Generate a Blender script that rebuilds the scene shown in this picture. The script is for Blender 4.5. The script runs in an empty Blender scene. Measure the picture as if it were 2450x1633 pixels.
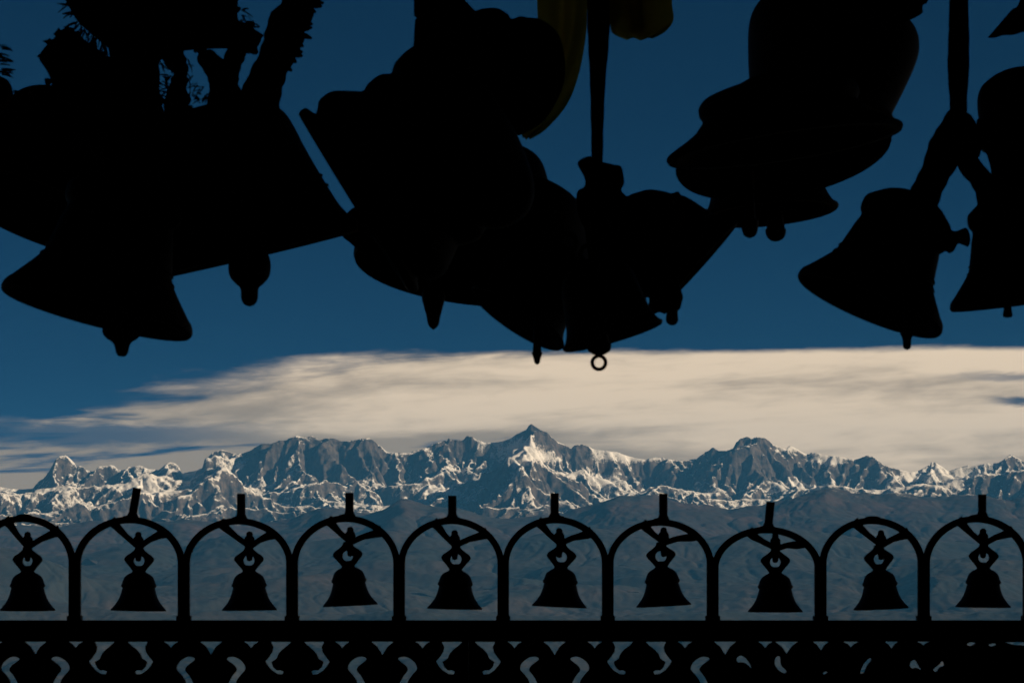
import bpy, bmesh, math, random
import numpy as np
from mathutils import Vector, Matrix, Euler

SC = bpy.context.scene
COL = SC.collection
R = math.radians

# ------------------------------------------------------------------ camera
FPX, CX, HY = 6947.0, 1225.0, 1318.0      # focal length, centre column and horizon row of the 2450 px wide photograph
CAMZ = 1.40
cam_d = bpy.data.cameras.new('camera')
cam = bpy.data.objects.new('camera', cam_d); COL.objects.link(cam)
cam.location = (0, 0, CAMZ); cam.rotation_euler = (R(90), 0, 0)
cam_d.sensor_width = 36.0
cam_d.lens = 36.0 * FPX / 2450.0
cam_d.shift_y = (HY - 816.5) / 2450.0
cam_d.clip_start = 0.1; cam_d.clip_end = 200000.0
cam_d.dof.use_dof = True; cam_d.dof.focus_distance = 30000.0; cam_d.dof.aperture_fstop = 38.0
SC.camera = cam

# ------------------------------------------------------------------ world, sun, exposure
SUN_AZ, SUN_EL = 104.0, 21.0               # azimuth clockwise from the view direction (+Y)
to_sun = Vector((math.sin(R(SUN_AZ)) * math.cos(R(SUN_EL)), math.cos(R(SUN_AZ)) * math.cos(R(SUN_EL)), math.sin(R(SUN_EL))))

world = bpy.data.worlds.new('World'); SC.world = world; world.use_nodes = True
def build_world():
    nt = world.node_tree; N = nt.nodes; L = nt.links
    N.clear()
    def math_(op, a, b=None, c=None, clamp=False):
        n = N.new('ShaderNodeMath'); n.operation = op; n.use_clamp = clamp
        for i, v in enumerate((a, b, c)):
            if v is None: continue
            if isinstance(v, (int, float)): n.inputs[i].default_value = v
            else: L.new(v, n.inputs[i])
        return n.outputs[0]
    def comb(x, y, z):
        n = N.new('ShaderNodeCombineXYZ')
        for i, v in enumerate((x, y, z)):
            if isinstance(v, (int, float)): n.inputs[i].default_value = v
            else: L.new(v, n.inputs[i])
        return n.outputs[0]
    def smooth(v, a, b, lo=0.0, hi=1.0):
        n = N.new('ShaderNodeMapRange'); n.interpolation_type = 'SMOOTHSTEP'
        L.new(v, n.inputs['Value'])
        for k, x in (('From Min', a), ('From Max', b), ('To Min', lo), ('To Max', hi)):
            if isinstance(x, (int, float)): n.inputs[k].default_value = x
            else: L.new(x, n.inputs[k])
        return n.outputs['Result']
    def noise(vec, scale, detail=5.0, rough=0.55, dist=0.0):
        n = N.new('ShaderNodeTexNoise'); n.inputs['Scale'].default_value = scale
        n.inputs['Detail'].default_value = detail; n.inputs['Roughness'].default_value = rough
        n.inputs['Distortion'].default_value = dist
        L.new(vec, n.inputs['Vector']); return n.outputs['Fac']
    def mix(f, a, b):
        n = N.new('ShaderNodeMix'); n.data_type = 'RGBA'
        for s, v in ((n.inputs[0], f), (n.inputs[6], a), (n.inputs[7], b)):
            if isinstance(v, (int, float)): s.default_value = v
            elif isinstance(v, tuple): s.default_value = v + (1,)
            else: L.new(v, s)
        return n.outputs[2]
    geo = N.new('ShaderNodeTexCoord')
    sep = N.new('ShaderNodeSeparateXYZ'); L.new(geo.outputs['Generated'], sep.inputs[0])
    x, y, z = sep.outputs
    az = math_('MULTIPLY', math_('ARCTAN2', x, y), 57.29578)          # degrees, clockwise from +Y
    el = math_('MULTIPLY', math_('ARCSINE', z), 57.29578)
    # clear sky: the high, dry mountain sky (polarised look), read a little above the true elevation
    sky = N.new('ShaderNodeTexSky'); sky.sky_type = 'NISHITA'; sky.sun_disc = False
    sky.sun_elevation = R(SUN_EL); sky.sun_rotation = R(SUN_AZ)
    sky.altitude = 2400; sky.air_density = 0.75; sky.dust_density = 0.0; sky.ozone_density = 4.0
    zz = math_('ADD', math_('MULTIPLY', math_('ABSOLUTE', z), 1.5), 0.16)
    nv = N.new('ShaderNodeVectorMath'); nv.operation = 'NORMALIZE'; L.new(comb(x, y, zz), nv.inputs[0])
    L.new(nv.outputs[0], sky.inputs[0])
    gam = N.new('ShaderNodeGamma'); gam.inputs[1].default_value = SKY_GAMMA; L.new(sky.outputs[0], gam.inputs[0])
    skyc = mix(1.0, gam.outputs[0], SKY_TINT); skyc.node.blend_type = 'MULTIPLY'
    # long lens-shaped cloud bank: coordinates are azimuth and stretched elevation
    els = math_('SUBTRACT', el, math_('MULTIPLY', az, .05))            # the layers climb slightly to the east
    big = noise(comb(math_('MULTIPLY', az, .10), math_('MULTIPLY', el, .55), 3.1), 1.0, 4, .5)
    streak = noise(comb(math_('MULTIPLY', az, .20), math_('MULTIPLY', els, 1.9), 7.7), 1.0, 6, .52, .35)
    fine = noise(comb(math_('MULTIPLY', az, 1.1), math_('MULTIPLY', els, 4.6), 1.3), 1.0, 7, .55, .4)
    cv = N.new('ShaderNodeFloatCurve'); c = cv.mapping.curves[0]
    pts = CLOUD_TOP
    while len(c.points) < len(pts): c.points.new(.5, .5)
    for p, (u, v) in zip(c.points, pts): p.location = ((u + 12) / 24, v / 6); p.handle_type = 'AUTO_CLAMPED'
    cv.mapping.update()
    L.new(math_('DIVIDE', math_('ADD', az, 12.0), 24.0, clamp=True), cv.inputs['Value'])
    top = math_('MULTIPLY', cv.outputs[0], 6.0)
    edge = math_('ADD', math_('SUBTRACT', top, el), math_('ADD', math_('MULTIPLY', math_('SUBTRACT', streak, .5), smooth(az, -4.0, 3.0, 1.1, .30)), math_('MULTIPLY', math_('SUBTRACT', fine, .5), smooth(az, -4.0, 3.0, .40, .12))))
    wisp = smooth(az, -6.0, 2.0, 0.62, .16)                             # wispier to the west
    body = smooth(edge, 0.0, wisp)
    cover = smooth(math_('ADD', math_('ADD', math_('MULTIPLY', math_('SUBTRACT', big, .5), 1.3), math_('MULTIPLY', math_('SUBTRACT', streak, .5), 2.6)), math_('ADD', smooth(az, -10.0, -3.0, .42, .95), smooth(el, 2.1, 1.6, 0.0, .22))), .36, .64)
    west = math_('MULTIPLY', smooth(az, -3.5, -8.0), smooth(math_('ABSOLUTE', math_('SUBTRACT', math_('ADD', el, math_('MULTIPLY', math_('SUBTRACT', fine, .5), .5)), 2.28)), .08, .34, 1.0, 0.0))
    cover = math_('MULTIPLY', cover, math_('SUBTRACT', 1.0, math_('MULTIPLY', west, .8)))
    cover = math_('MAXIMUM', cover, smooth(az, -3.0, 3.0))
    elf = math_('ADD', el, math_('MULTIPLY', math_('SUBTRACT', fine, .5), .25))
    g1 = math_('MULTIPLY', smooth(az, 9.1, 9.9), smooth(math_('ABSOLUTE', math_('SUBTRACT', elf, 2.90)), .02, .10, 1, 0))
    g2 = math_('MULTIPLY', smooth(az, 7.8, 10.2), smooth(math_('ABSOLUTE', math_('SUBTRACT', elf, 3.40)), .02, .13, .75, 0))
    gap = math_('MAXIMUM', g1, g2)
    alpha = math_('MULTIPLY', math_('MULTIPLY', body, cover), math_('SUBTRACT', 1.0, math_('MULTIPLY', gap, .9)))
    # light and grey layers of the cloud
    lum = math_('ADD', math_('MULTIPLY', math_('SUBTRACT', streak, .5), 2.1), math_('MULTIPLY', math_('SUBTRACT', fine, .5), .7))
    lum = math_('ADD', lum, math_('MULTIPLY', math_('SUBTRACT', big, .5), 2.0))
    lum = math_('ADD', lum, smooth(az, -7.0, 6.5, .14, .96))
    lum = math_('ADD', lum, smooth(el, 1.75, 2.75, -.58, .04))
    cl = mix(smooth(lum, .0, 1.0), CLOUD_DARK, CLOUD_LIGHT)
    col = mix(alpha, skyc, cl)
    bg = N.new('ShaderNodeBackground'); bg.inputs[1].default_value = 0.05
    L.new(col, bg.inputs[0])
    out = N.new('ShaderNodeOutputWorld'); L.new(bg.outputs[0], out.inputs[0])
SKY_GAMMA = 1.5
SKY_TINT = (0.001, 0.205, 0.205)
CLOUD_DARK = (6.0, 4.6, 3.2)
CLOUD_LIGHT = (14.2, 11.0, 7.6)
# azimuth in degrees, elevation of the bank's upper edge in degrees
CLOUD_TOP = [(-12, 2.4), (-10, 2.62), (-9.4, 2.85), (-7.6, 3.2), (-5.2, 3.55), (-3.0, 3.85), (-1.5, 3.95), (2, 3.98), (7, 4.03), (12, 4.0)]
build_world()

sun_d = bpy.data.lights.new('sun', 'SUN'); sun_d.energy = 5.0; sun_d.angle = R(.5); sun_d.color = (1.0, .79, .54)
sun = bpy.data.objects.new('sun', sun_d); COL.objects.link(sun)
sun.rotation_euler = (-to_sun).to_track_quat('-Z', 'Y').to_euler()

SC.view_settings.view_transform = 'Standard'; SC.view_settings.look = 'None'
SC.view_settings.exposure = 0.45; SC.view_settings.gamma = 1.0
SC.view_settings.use_curve_mapping = False
SC.render.engine = 'CYCLES'
SC.cycles.max_bounces = 6; SC.cycles.volume_bounces = 1
SC.cycles.use_denoising = True

HAZE_DENSITY = 1.2e-5
HAZE_COLOR = (0.070, 0.330, 0.73)

# ------------------------------------------------------------------ helpers
def P(px, py, Y):
    return Vector(((px - CX) / FPX * Y, Y, CAMZ + (HY - py) / FPX * Y))

def tag(o, label=None, cat=None, group=None, kind=None):
    if label: o['label'] = label
    if cat: o['category'] = cat
    if group: o['group'] = group
    if kind: o['kind'] = kind
    return o

def empty(name, loc, label, cat, group=None):
    o = bpy.data.objects.new(name, None); COL.objects.link(o)
    o.location = loc; o.empty_display_size = .05
    return tag(o, label, cat, group)

def link_mesh(name, verts, faces, mat, parent=None, smooth=True):
    me = bpy.data.meshes.new(name)
    me.from_pydata([tuple(v) for v in verts], [], faces)
    me.update()
    if smooth: me.shade_smooth()
    if mat: me.materials.append(mat)
    o = bpy.data.objects.new(name, me); COL.objects.link(o)
    if parent: o.parent = parent
    return o

class MB:
    """collects vertices and faces of one mesh"""
    def __init__(s): s.v, s.f = [], []
    def add(s, verts, faces):
        n = len(s.v); s.v += [Vector(v) for v in verts]; s.f += [tuple(i + n for i in f) for f in faces]
    def box(s, x0, x1, y0, y1, z0, z1):
        s.add([(x0,y0,z0),(x1,y0,z0),(x1,y1,z0),(x0,y1,z0),(x0,y0,z1),(x1,y0,z1),(x1,y1,z1),(x0,y1,z1)],
              [(0,3,2,1),(4,5,6,7),(0,1,5,4),(1,2,6,5),(2,3,7,6),(3,0,4,7)])
    def tube(s, pts, rad, seg=10, flat=1.0, closed=False, square=False):
        """tube along pts; rad number or list; flat = depth (Y) to width ratio"""
        pts = [Vector(p) for p in pts]; n = len(pts)
        if not isinstance(rad, (list, tuple)): rad = [rad] * n
        rings = []
        for i, p in enumerate(pts):
            a = pts[(i - 1) % n] if (closed or i > 0) else p
            b = pts[(i + 1) % n] if (closed or i < n - 1) else p
            t = (b - a).normalized()
            dep = Vector((0, 1, 0))
            if abs(t.y) > .8: dep = Vector((1, 0, 0))
            side = t.cross(dep).normalized(); dep = side.cross(t).normalized()
            ring = []
            for k in range(seg):
                an = 2 * math.pi * (k + (.5 if square else 0)) / seg
                c, q = math.cos(an), math.sin(an)
                if square: c, q = c * 1.4142, q * 1.4142
                ring.append(p + side * (c * rad[i]) + dep * (q * rad[i] * flat))
            rings.append(ring)
        vs = [v for r_ in rings for v in r_]; fs = []
        m = n if closed else n - 1
        for i in range(m):
            for k in range(seg):
                a, b = i * seg + k, i * seg + (k + 1) % seg
                c, d = ((i + 1) % n) * seg + (k + 1) % seg, ((i + 1) % n) * seg + k
                fs.append((a, d, c, b))
        if not closed:
            fs.append(tuple(range(seg))); fs.append(tuple(reversed(range((n - 1) * seg, n * seg))))
        s.add(vs, fs)
    def lathe(s, prof, seg=48, closed=True):
        """profile of (r, z) turned about Z"""
        vs, fs = [], []; n = len(prof)
        for r_, z in prof:
            for k in range(seg):
                a = 2 * math.pi * k / seg
                vs.append((r_ * math.cos(a), r_ * math.sin(a), z))
        m = n if closed else n - 1
        for i in range(m):
            j = (i + 1) % n
            for k in range(seg):
                l = (k + 1) % seg
                fs.append((i * seg + k, i * seg + l, j * seg + l, j * seg + k))
        s.add(vs, fs)
    def ball(s, c, r_, seg=14, rings=9, sc=(1, 1, 1)):
        c = Vector(c); vs, fs = [], []
        for i in range(rings + 1):
            ph = math.pi * i / rings
            for k in range(seg):
                a = 2 * math.pi * k / seg
                vs.append(c + Vector((r_ * math.sin(ph) * math.cos(a) * sc[0], r_ * math.sin(ph) * math.sin(a) * sc[1], r_ * math.cos(ph) * sc[2])))
        for i in range(rings):
            for k in range(seg):
                l = (k + 1) % seg
                fs.append((i * seg + k, (i + 1) * seg + k, (i + 1) * seg + l, i * seg + l))
        s.add(vs, fs)
    def build(s, name, mat, parent=None, smooth=True, angle=None):
        o = link_mesh(name, s.v, s.f, mat, parent, smooth)
        if smooth and angle:
            bm = bmesh.new(); bm.from_mesh(o.data)
            for e in bm.edges:
                if len(e.link_faces) == 2 and e.calc_face_angle(0) > angle: e.smooth = False
            bm.to_mesh(o.data); bm.free()
        return o

def catmull(pts, n=6, closed=False):
    pts = [tuple(p) for p in pts]; out = []
    m = len(pts)
    for i in range(m if closed else m - 1):
        def g(j): return pts[j % m] if closed else pts[min(max(j, 0), m - 1)]
        p0, p1, p2, p3 = g(i - 1), g(i), g(i + 1), g(i + 2)
        for k in range(n):
            t = k / n
            out.append(tuple(.5 * ((2 * b) + (-a + c) * t + (2 * a - 5 * b + 4 * c - d) * t * t + (-a + 3 * b - 3 * c + d) * t ** 3) for a, b, c, d in zip(p0, p1, p2, p3)))
    if not closed: out.append(pts[-1])
    return out

# ------------------------------------------------------------------ materials
def principled(name, col, rough=.6, metal=0.0, spec=.3, var=.35, scale=30.0, bump=.15, col2=None):
    m = bpy.data.materials.new(name); m.use_nodes = True
    nt = m.node_tree; N = nt.nodes; L = nt.links
    b = N['Principled BSDF']
    b.inputs['Roughness'].default_value = rough; b.inputs['Metallic'].default_value = metal
    b.inputs['Specular IOR Level'].default_value = spec
    tc = N.new('ShaderNodeTexCoord')
    no = N.new('ShaderNodeTexNoise'); no.inputs['Scale'].default_value = scale; no.inputs['Detail'].default_value = 6
    L.new(tc.outputs['Object'], no.inputs['Vector'])
    rp = N.new('ShaderNodeValToRGB')
    c2 = col2 or tuple(c * (1 - var) for c in col)
    rp.color_ramp.elements[0].color = c2 + (1,); rp.color_ramp.elements[0].position = .35
    rp.color_ramp.elements[1].color = col + (1,); rp.color_ramp.elements[1].position = .68
    L.new(no.outputs['Fac'], rp.inputs[0]); L.new(rp.outputs[0], b.inputs['Base Color'])
    if bump:
        bp = N.new('ShaderNodeBump'); bp.inputs['Strength'].default_value = bump; bp.inputs['Distance'].default_value = .004
        L.new(no.outputs['Fac'], bp.inputs['Height']); L.new(bp.outputs[0], b.inputs['Normal'])
    return m

def cloth_mat(name, col, trans=.5, scale=300.0):
    m = bpy.data.materials.new(name); m.use_nodes = True
    nt = m.node_tree; N = nt.nodes; L = nt.links
    N.remove(N['Principled BSDF']); out = [n for n in N if n.type == 'OUTPUT_MATERIAL'][0]
    tc = N.new('ShaderNodeTexCoord'); wv = N.new('ShaderNodeTexNoise'); wv.inputs['Scale'].default_value = scale
    L.new(tc.outputs['Object'], wv.inputs['Vector'])
    rp = N.new('ShaderNodeValToRGB')
    rp.color_ramp.elements[0].color = tuple(c * .7 for c in col) + (1,); rp.color_ramp.elements[1].color = col + (1,)
    L.new(wv.outputs['Fac'], rp.inputs[0])
    d = N.new('ShaderNodeBsdfDiffuse'); t = N.new('ShaderNodeBsdfTranslucent'); mx = N.new('ShaderNodeMixShader')
    mx.inputs[0].default_value = trans
    L.new(rp.outputs[0], d.inputs[0]); L.new(rp.outputs[0], t.inputs[0])
    L.new(d.outputs[0], mx.inputs[1]); L.new(t.outputs[0], mx.inputs[2]); L.new(mx.outputs[0], out.inputs[0])
    return m

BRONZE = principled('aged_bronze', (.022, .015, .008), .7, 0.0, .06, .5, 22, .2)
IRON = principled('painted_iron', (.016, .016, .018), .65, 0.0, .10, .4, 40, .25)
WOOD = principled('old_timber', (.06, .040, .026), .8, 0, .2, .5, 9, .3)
PLASTER = principled('dark_plaster', (.045, .04, .035), .9, 0, .2, .3, 3, .2)  # kept dark so the walls bounce little light onto the bells
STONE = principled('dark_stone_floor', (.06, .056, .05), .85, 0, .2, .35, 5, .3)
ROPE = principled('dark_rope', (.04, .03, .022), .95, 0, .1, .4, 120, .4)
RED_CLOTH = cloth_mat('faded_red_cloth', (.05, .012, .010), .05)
OLIVE_CLOTH = cloth_mat('yellow_gauze', (.46, .35, .04), .75, 40)
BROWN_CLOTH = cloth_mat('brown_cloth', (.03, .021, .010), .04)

# ------------------------------------------------------------------ terrain
def hash2(ix, iy, seed):
    h = (ix.astype(np.int64) * 374761393 + iy.astype(np.int64) * 668265263 + seed * 2246822519) & 0xffffffff
    h = ((h ^ (h >> 13)) * 1274126177) & 0xffffffff
    h = ((h ^ (h >> 16)) * 2654435761) & 0xffffffff
    return (h ^ (h >> 15)) & 0xffffffff
def perlin(x, y, seed=0):
    xi = np.floor(x); yi = np.floor(y); xf = x - xi; yf = y - yi
    u = xf * xf * xf * (xf * (xf * 6 - 15) + 10); v = yf * yf * yf * (yf * (yf * 6 - 15) + 10)
    def g(dx, dy):
        a = hash2(xi + dx, yi + dy, seed) * (2 * math.pi / 4294967296.0)
        return np.cos(a) * (xf - dx) + np.sin(a) * (yf - dy)
    n00, n10, n01, n11 = g(0, 0), g(1, 0), g(0, 1), g(1, 1)
    return ((n00 * (1 - u) + n10 * u) * (1 - v) + (n01 * (1 - u) + n11 * u) * v) * 1.5
def fbm(x, y, oct=5, seed=0, gain=.5, lac=2.03):
    s = np.zeros(np.broadcast(x, y).shape); a = 1.0; t = 0
    for i in range(oct):
        s += a * perlin(x, y, seed + i * 17); t += a
        x = x * lac + 11.3; y = y * lac - 7.1; a *= gain
    return s / t
def ridged(x, y, oct=5, seed=0, gain=.5, lac=2.07):
    s = np.zeros(np.broadcast(x, y).shape); a = 1.0; t = 0; w = 1.0
    for i in range(oct):
        n = 1 - np.abs(perlin(x, y, seed + i * 13)) * 1.6
        n = np.clip(n, 0, 1) ** 2 * w; w = np.clip(n * 1.8, 0, 1)
        s += a * n; t += a
        x = x * lac + 5.2; y = y * lac + 1.7; a *= gain
    return s / t

def erode(h, dx, dy, steps, k, talus, inner=25, seed=0):
    """stream-power erosion with a talus limit: carves branching gullies and leaves sharp ridges"""
    ny, nx = h.shape; n = ny * nx
    idx = np.arange(n).reshape(ny, nx)
    sh = [(-1,-1),(-1,0),(-1,1),(0,-1),(0,1),(1,-1),(1,0),(1,1)]
    A = np.ones(n); rs = np.random.RandomState(seed + 5)
    for s in range(steps):
        best = np.zeros_like(h); rec = idx.copy(); lowest = np.full_like(h, 1e9)
        pad = np.pad(h, 1, mode='edge')
        for oy, ox in sh:
            nb = pad[1 + oy:1 + oy + ny, 1 + ox:1 + ox + nx]
            d = math.hypot(oy * dy, ox * dx); sl = (h - nb) / d
            jj = np.clip(np.arange(ny)[:, None] + oy, 0, ny - 1) * nx + np.clip(np.arange(nx)[None, :] + ox, 0, nx - 1)
            sl = sl * (.78 + .44 * rs.random(h.shape)); m = sl > best; best[m] = sl[m]; rec[m] = jj[m]
            lowest = np.minimum(lowest, nb)
        r = rec.ravel()
        selfm = r == idx.ravel()
        for _ in range(inner):
            w = A.copy(); w[selfm] = 0
            A = 1 + np.bincount(r, weights=w, minlength=n)
        hf = h.ravel(); hr = hf[r]
        F = k * np.sqrt(A)
        drop = F / (1 + F) * (hf - hr)
        over = np.maximum(0, best.ravel() - talus) * dx * .35
        h = (hf - np.maximum(drop, over)).reshape(ny, nx)
        pit = selfm.reshape(ny, nx)
        h = np.where(pit, np.maximum(h, lowest + .2), h)
    return h, A.reshape(ny, nx)

def upsample(a, ny, nx):
    y = np.linspace(0, a.shape[0] - 1, ny); x = np.linspace(0, a.shape[1] - 1, nx)
    def cub(arr, t, axis):
        i = np.floor(t).astype(int); f = t - i; m = arr.shape[axis] - 1
        g = [np.take(arr, np.clip(i + o, 0, m), axis) for o in (-1, 0, 1, 2)]
        shp = [1, 1]; shp[axis] = -1; f = f.reshape(shp)
        return .5 * (2 * g[1] + (g[2] - g[0]) * f + (2 * g[0] - 5 * g[1] + 4 * g[2] - g[3]) * f ** 2 + (3 * g[1] - g[0] - 3 * g[2] + g[3]) * f ** 3)
    return cub(cub(a, y, 0), x, 1)

def prof(pts, px):
    p = np.array(pts, float); return np.interp(px, p[:, 0], p[:, 1])
def smooth1(a, w):
    k = np.hanning(w + 2)[1:-1]; k /= k.sum()
    return np.convolve(np.pad(a, w, mode='edge'), k, 'same')[w:-w]

def fit_silhouette(X, Y, Z, pts, zb, broad=45, sharp=True, lo=.6, hi=1.6):
    """scale whole ridges gently to the wanted crest height, then shape only the crest itself"""
    nb = 1100
    px = CX + FPX * X / Y
    b = np.clip(((px + 150) / 2750 * nb).astype(int), 0, nb - 1)
    cen = (np.arange(nb) + .5) / nb * 2750 - 150
    tgt = prof(pts, cen); Yr = np.median(Y); base = HY - FPX * (zb - CAMZ) / Yr
    def crest():
        py = HY - FPX * (Z - CAMZ) / Y
        cur = np.full(nb, 1e9); np.minimum.at(cur, b.ravel(), py.ravel())
        ok = cur < 1e8
        return py, np.interp(cen, cen[ok], cur[ok])
    for _ in range(3):
        py, cur = crest()
        fac = smooth1(np.clip((base - tgt) / np.maximum(base - cur, 20), lo, hi), broad)
        Z = zb + (Z - zb) * np.interp(px, cen, fac)
    if sharp:
        for i in range(8):
            py, cur = crest()
            d = smooth1(tgt - cur, 3 if i else 9)
            w = np.exp(-np.maximum(py - np.interp(px, cen, cur), 0) / np.interp(px, cen, 7 + 1.2 * np.abs(smooth1(d, 5))))
            Z = Z - np.interp(px, cen, d) * w * Y / FPX
    return Z

def grid_mesh(name, X, Y, Z, mat, attrs, label=None, kind='structure'):
    ny, nx = Z.shape
    me = bpy.data.meshes.new(name)
    co = np.stack([X, Y, Z], -1).reshape(-1, 3).astype(np.float32)
    i = np.arange(ny * nx).reshape(ny, nx)
    q = np.stack([i[:-1, :-1], i[1:, :-1], i[1:, 1:], i[:-1, 1:]], -1).reshape(-1, 4)
    me.vertices.add(ny * nx); me.vertices.foreach_set('co', co.ravel())
    me.loops.add(q.size); me.loops.foreach_set('vertex_index', q.ravel().astype(np.int32))
    me.polygons.add(len(q)); me.polygons.foreach_set('loop_start', (np.arange(len(q)) * 4).astype(np.int32))
    me.update(calc_edges=True); me.validate()
    me.shade_smooth()
    for k, v in attrs.items():
        a = me.attributes.new(k, 'FLOAT', 'POINT'); a.data.foreach_set('value', v.ravel().astype(np.float32))
    me.materials.append(mat)
    o = bpy.data.objects.new(name, me); COL.objects.link(o)
    o['kind'] = kind
    if label: o['label'] = label
    return o

def terrain_mat(name, ramp_rock, snow_col, noise_scale, green=None, bump=.55):
    m = bpy.data.materials.new(name); m.use_nodes = True
    nt = m.node_tree; N = nt.nodes; L = nt.links
    b = N['Principled BSDF']; b.inputs['Roughness'].default_value = .95; b.inputs['Specular IOR Level'].default_value = .05
    tc = N.new('ShaderNodeTexCoord')
    no = N.new('ShaderNodeTexNoise'); no.inputs['Scale'].default_value = noise_scale; no.inputs['Detail'].default_value = 9; no.inputs['Roughness'].default_value = .65
    L.new(tc.outputs['Object'], no.inputs['Vector'])
    rp = N.new('ShaderNodeValToRGB'); e = rp.color_ramp.elements
    e[0].color = ramp_rock[0] + (1,); e[0].position = .36; e[1].color = ramp_rock[1] + (1,); e[1].position = .66
    L.new(no.outputs['Fac'], rp.inputs[0])
    src = rp.outputs[0]
    if green:
        at = N.new('ShaderNodeAttribute'); at.attribute_name = 'wood'
        mx = N.new('ShaderNodeMix'); mx.data_type = 'RGBA'
        L.new(at.outputs['Fac'], mx.inputs[0]); L.new(src, mx.inputs[6]); mx.inputs[7].default_value = green + (1,)
        src = mx.outputs[2]
    at = N.new('ShaderNodeAttribute'); at.attribute_name = 'snow'
    n2 = N.new('ShaderNodeTexNoise'); n2.inputs['Scale'].default_value = .034; n2.inputs['Detail'].default_value = 6; n2.inputs['Roughness'].default_value = .8
    L.new(tc.outputs['Object'], n2.inputs['Vector'])
    ad = N.new('ShaderNodeMath'); ad.operation = 'MULTIPLY_ADD'; ad.inputs[1].default_value = 1.6; L.new(n2.outputs['Fac'], ad.inputs[0])
    L.new(at.outputs['Fac'], ad.inputs[2])
    mr = N.new('ShaderNodeMapRange'); mr.interpolation_type = 'SMOOTHSTEP'
    mr.inputs['From Min'].default_value = .98; mr.inputs['From Max'].default_value = 1.30
    L.new(ad.outputs[0], mr.inputs['Value'])
    mx = N.new('ShaderNodeMix'); mx.data_type = 'RGBA'
    L.new(mr.outputs[0], mx.inputs[0]); L.new(src, mx.inputs[6]); mx.inputs[7].default_value = snow_col + (1,)
    L.new(mx.outputs[2], b.inputs['Base Color'])
    bp = N.new('ShaderNodeBump'); bp.inputs['Strength'].default_value = bump; bp.inputs['Distance'].default_value = 14.0
    L.new(n2.outputs['Fac'], bp.inputs['Height']); L.new(bp.outputs[0], b.inputs['Normal'])
    return m

SKYLINE = [(-300,1160),(-150,1150),(0,1164),(23,1168),(50,1170),(78,1168),(90,1153),(107,1141),(122,1118),(134,1097),(145,1090),(157,1088),(166,1095),(178,1107),(184,1118),(189,1113),(195,1114),
 (207,1124),(222,1127),(231,1122),(239,1114),(252,1114),(264,1111),(273,1113),(281,1122),(291,1124),(302,1122),(306,1116),(317,1116),(333,1112),(344,1116),(356,1122),(367,1122),(379,1124),(386,1118),
 (402,1106),(413,1105),(428,1114),(436,1132),(451,1128),(467,1126),(484,1118),(489,1099),(497,1092),(511,1080),(530,1075),(547,1080),(562,1084),(581,1084),(597,1078),(612,1069),(627,1061),(650,1061),(669,1053),
 (685,1053),(692,1048),(710,1041),(727,1046),(746,1042),(757,1046),(761,1051),(780,1048),(796,1048),(815,1054),(830,1055),(853,1052),(868,1048),(882,1047),(896,1055),(915,1070),(926,1080),(945,1082),(961,1082),(976,1084),
 (999,1076),(1022,1069),(1041,1059),(1060,1055),(1083,1051),(1106,1053),(1117,1042),(1129,1044),(1140,1051),(1160,1058),(1183,1058),(1202,1055),(1221,1048),(1240,1036),(1259,1027),(1265,1017),(1272,1013),(1280,1019),(1293,1028),
 (1309,1034),(1320,1046),(1336,1057),(1355,1065),(1366,1072),(1374,1065),(1393,1062),(1408,1067),(1420,1074),(1450,1078),(1473,1080),(1496,1088),(1519,1095),(1546,1099),(1565,1093),(1596,1097),(1622,1101),(1641,1100),(1665,1097),
 (1684,1084),(1707,1069),(1718,1078),(1737,1078),(1753,1072),(1760,1059),(1772,1049),(1787,1044),(1799,1049),(1810,1044),(1829,1047),(1841,1055),(1848,1063),(1864,1067),(1879,1074),(1890,1065),(1906,1072),(1917,1080),(1932,1086),
 (1952,1082),(1967,1087),(1990,1090),(2017,1093),(2043,1099),(2059,1095),(2076,1088),(2089,1091),(2105,1105),(2124,1116),(2150,1122),(2177,1128),(2200,1124),(2219,1114),(2237,1105),(2250,1113),(2269,1126),(2288,1120),(2311,1113),
 (2334,1113),(2357,1109),(2388,1107),(2403,1097),(2418,1086),(2430,1093),(2450,1103),(2520,1115),(2600,1100),(2700,1120)]
FRONT = [(-300,1190),(0,1178),(60,1180),(150,1172),(230,1160),(300,1140),(360,1130),(420,1147),(444,1137),(493,1118),(524,1114),(560,1125),(600,1160),(680,1195),(760,1210),(860,1205),(960,1200),(1000,1192),(1037,1172),(1068,1149),
 (1125,1137),(1160,1122),(1182,1099),(1194,1083),(1221,1083),(1240,1078),(1255,1068),(1270,1078),(1297,1095),(1309,1114),(1347,1134),(1385,1153),(1443,1187),(1480,1180),(1520,1160),(1560,1150),(1600,1160),(1660,1175),(1740,1195),(1800,1192),
 (1900,1175),(1985,1157),(2050,1165),(2130,1158),(2250,1150),(2330,1135),(2420,1122),(2450,1125),(2800,1140)]

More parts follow.
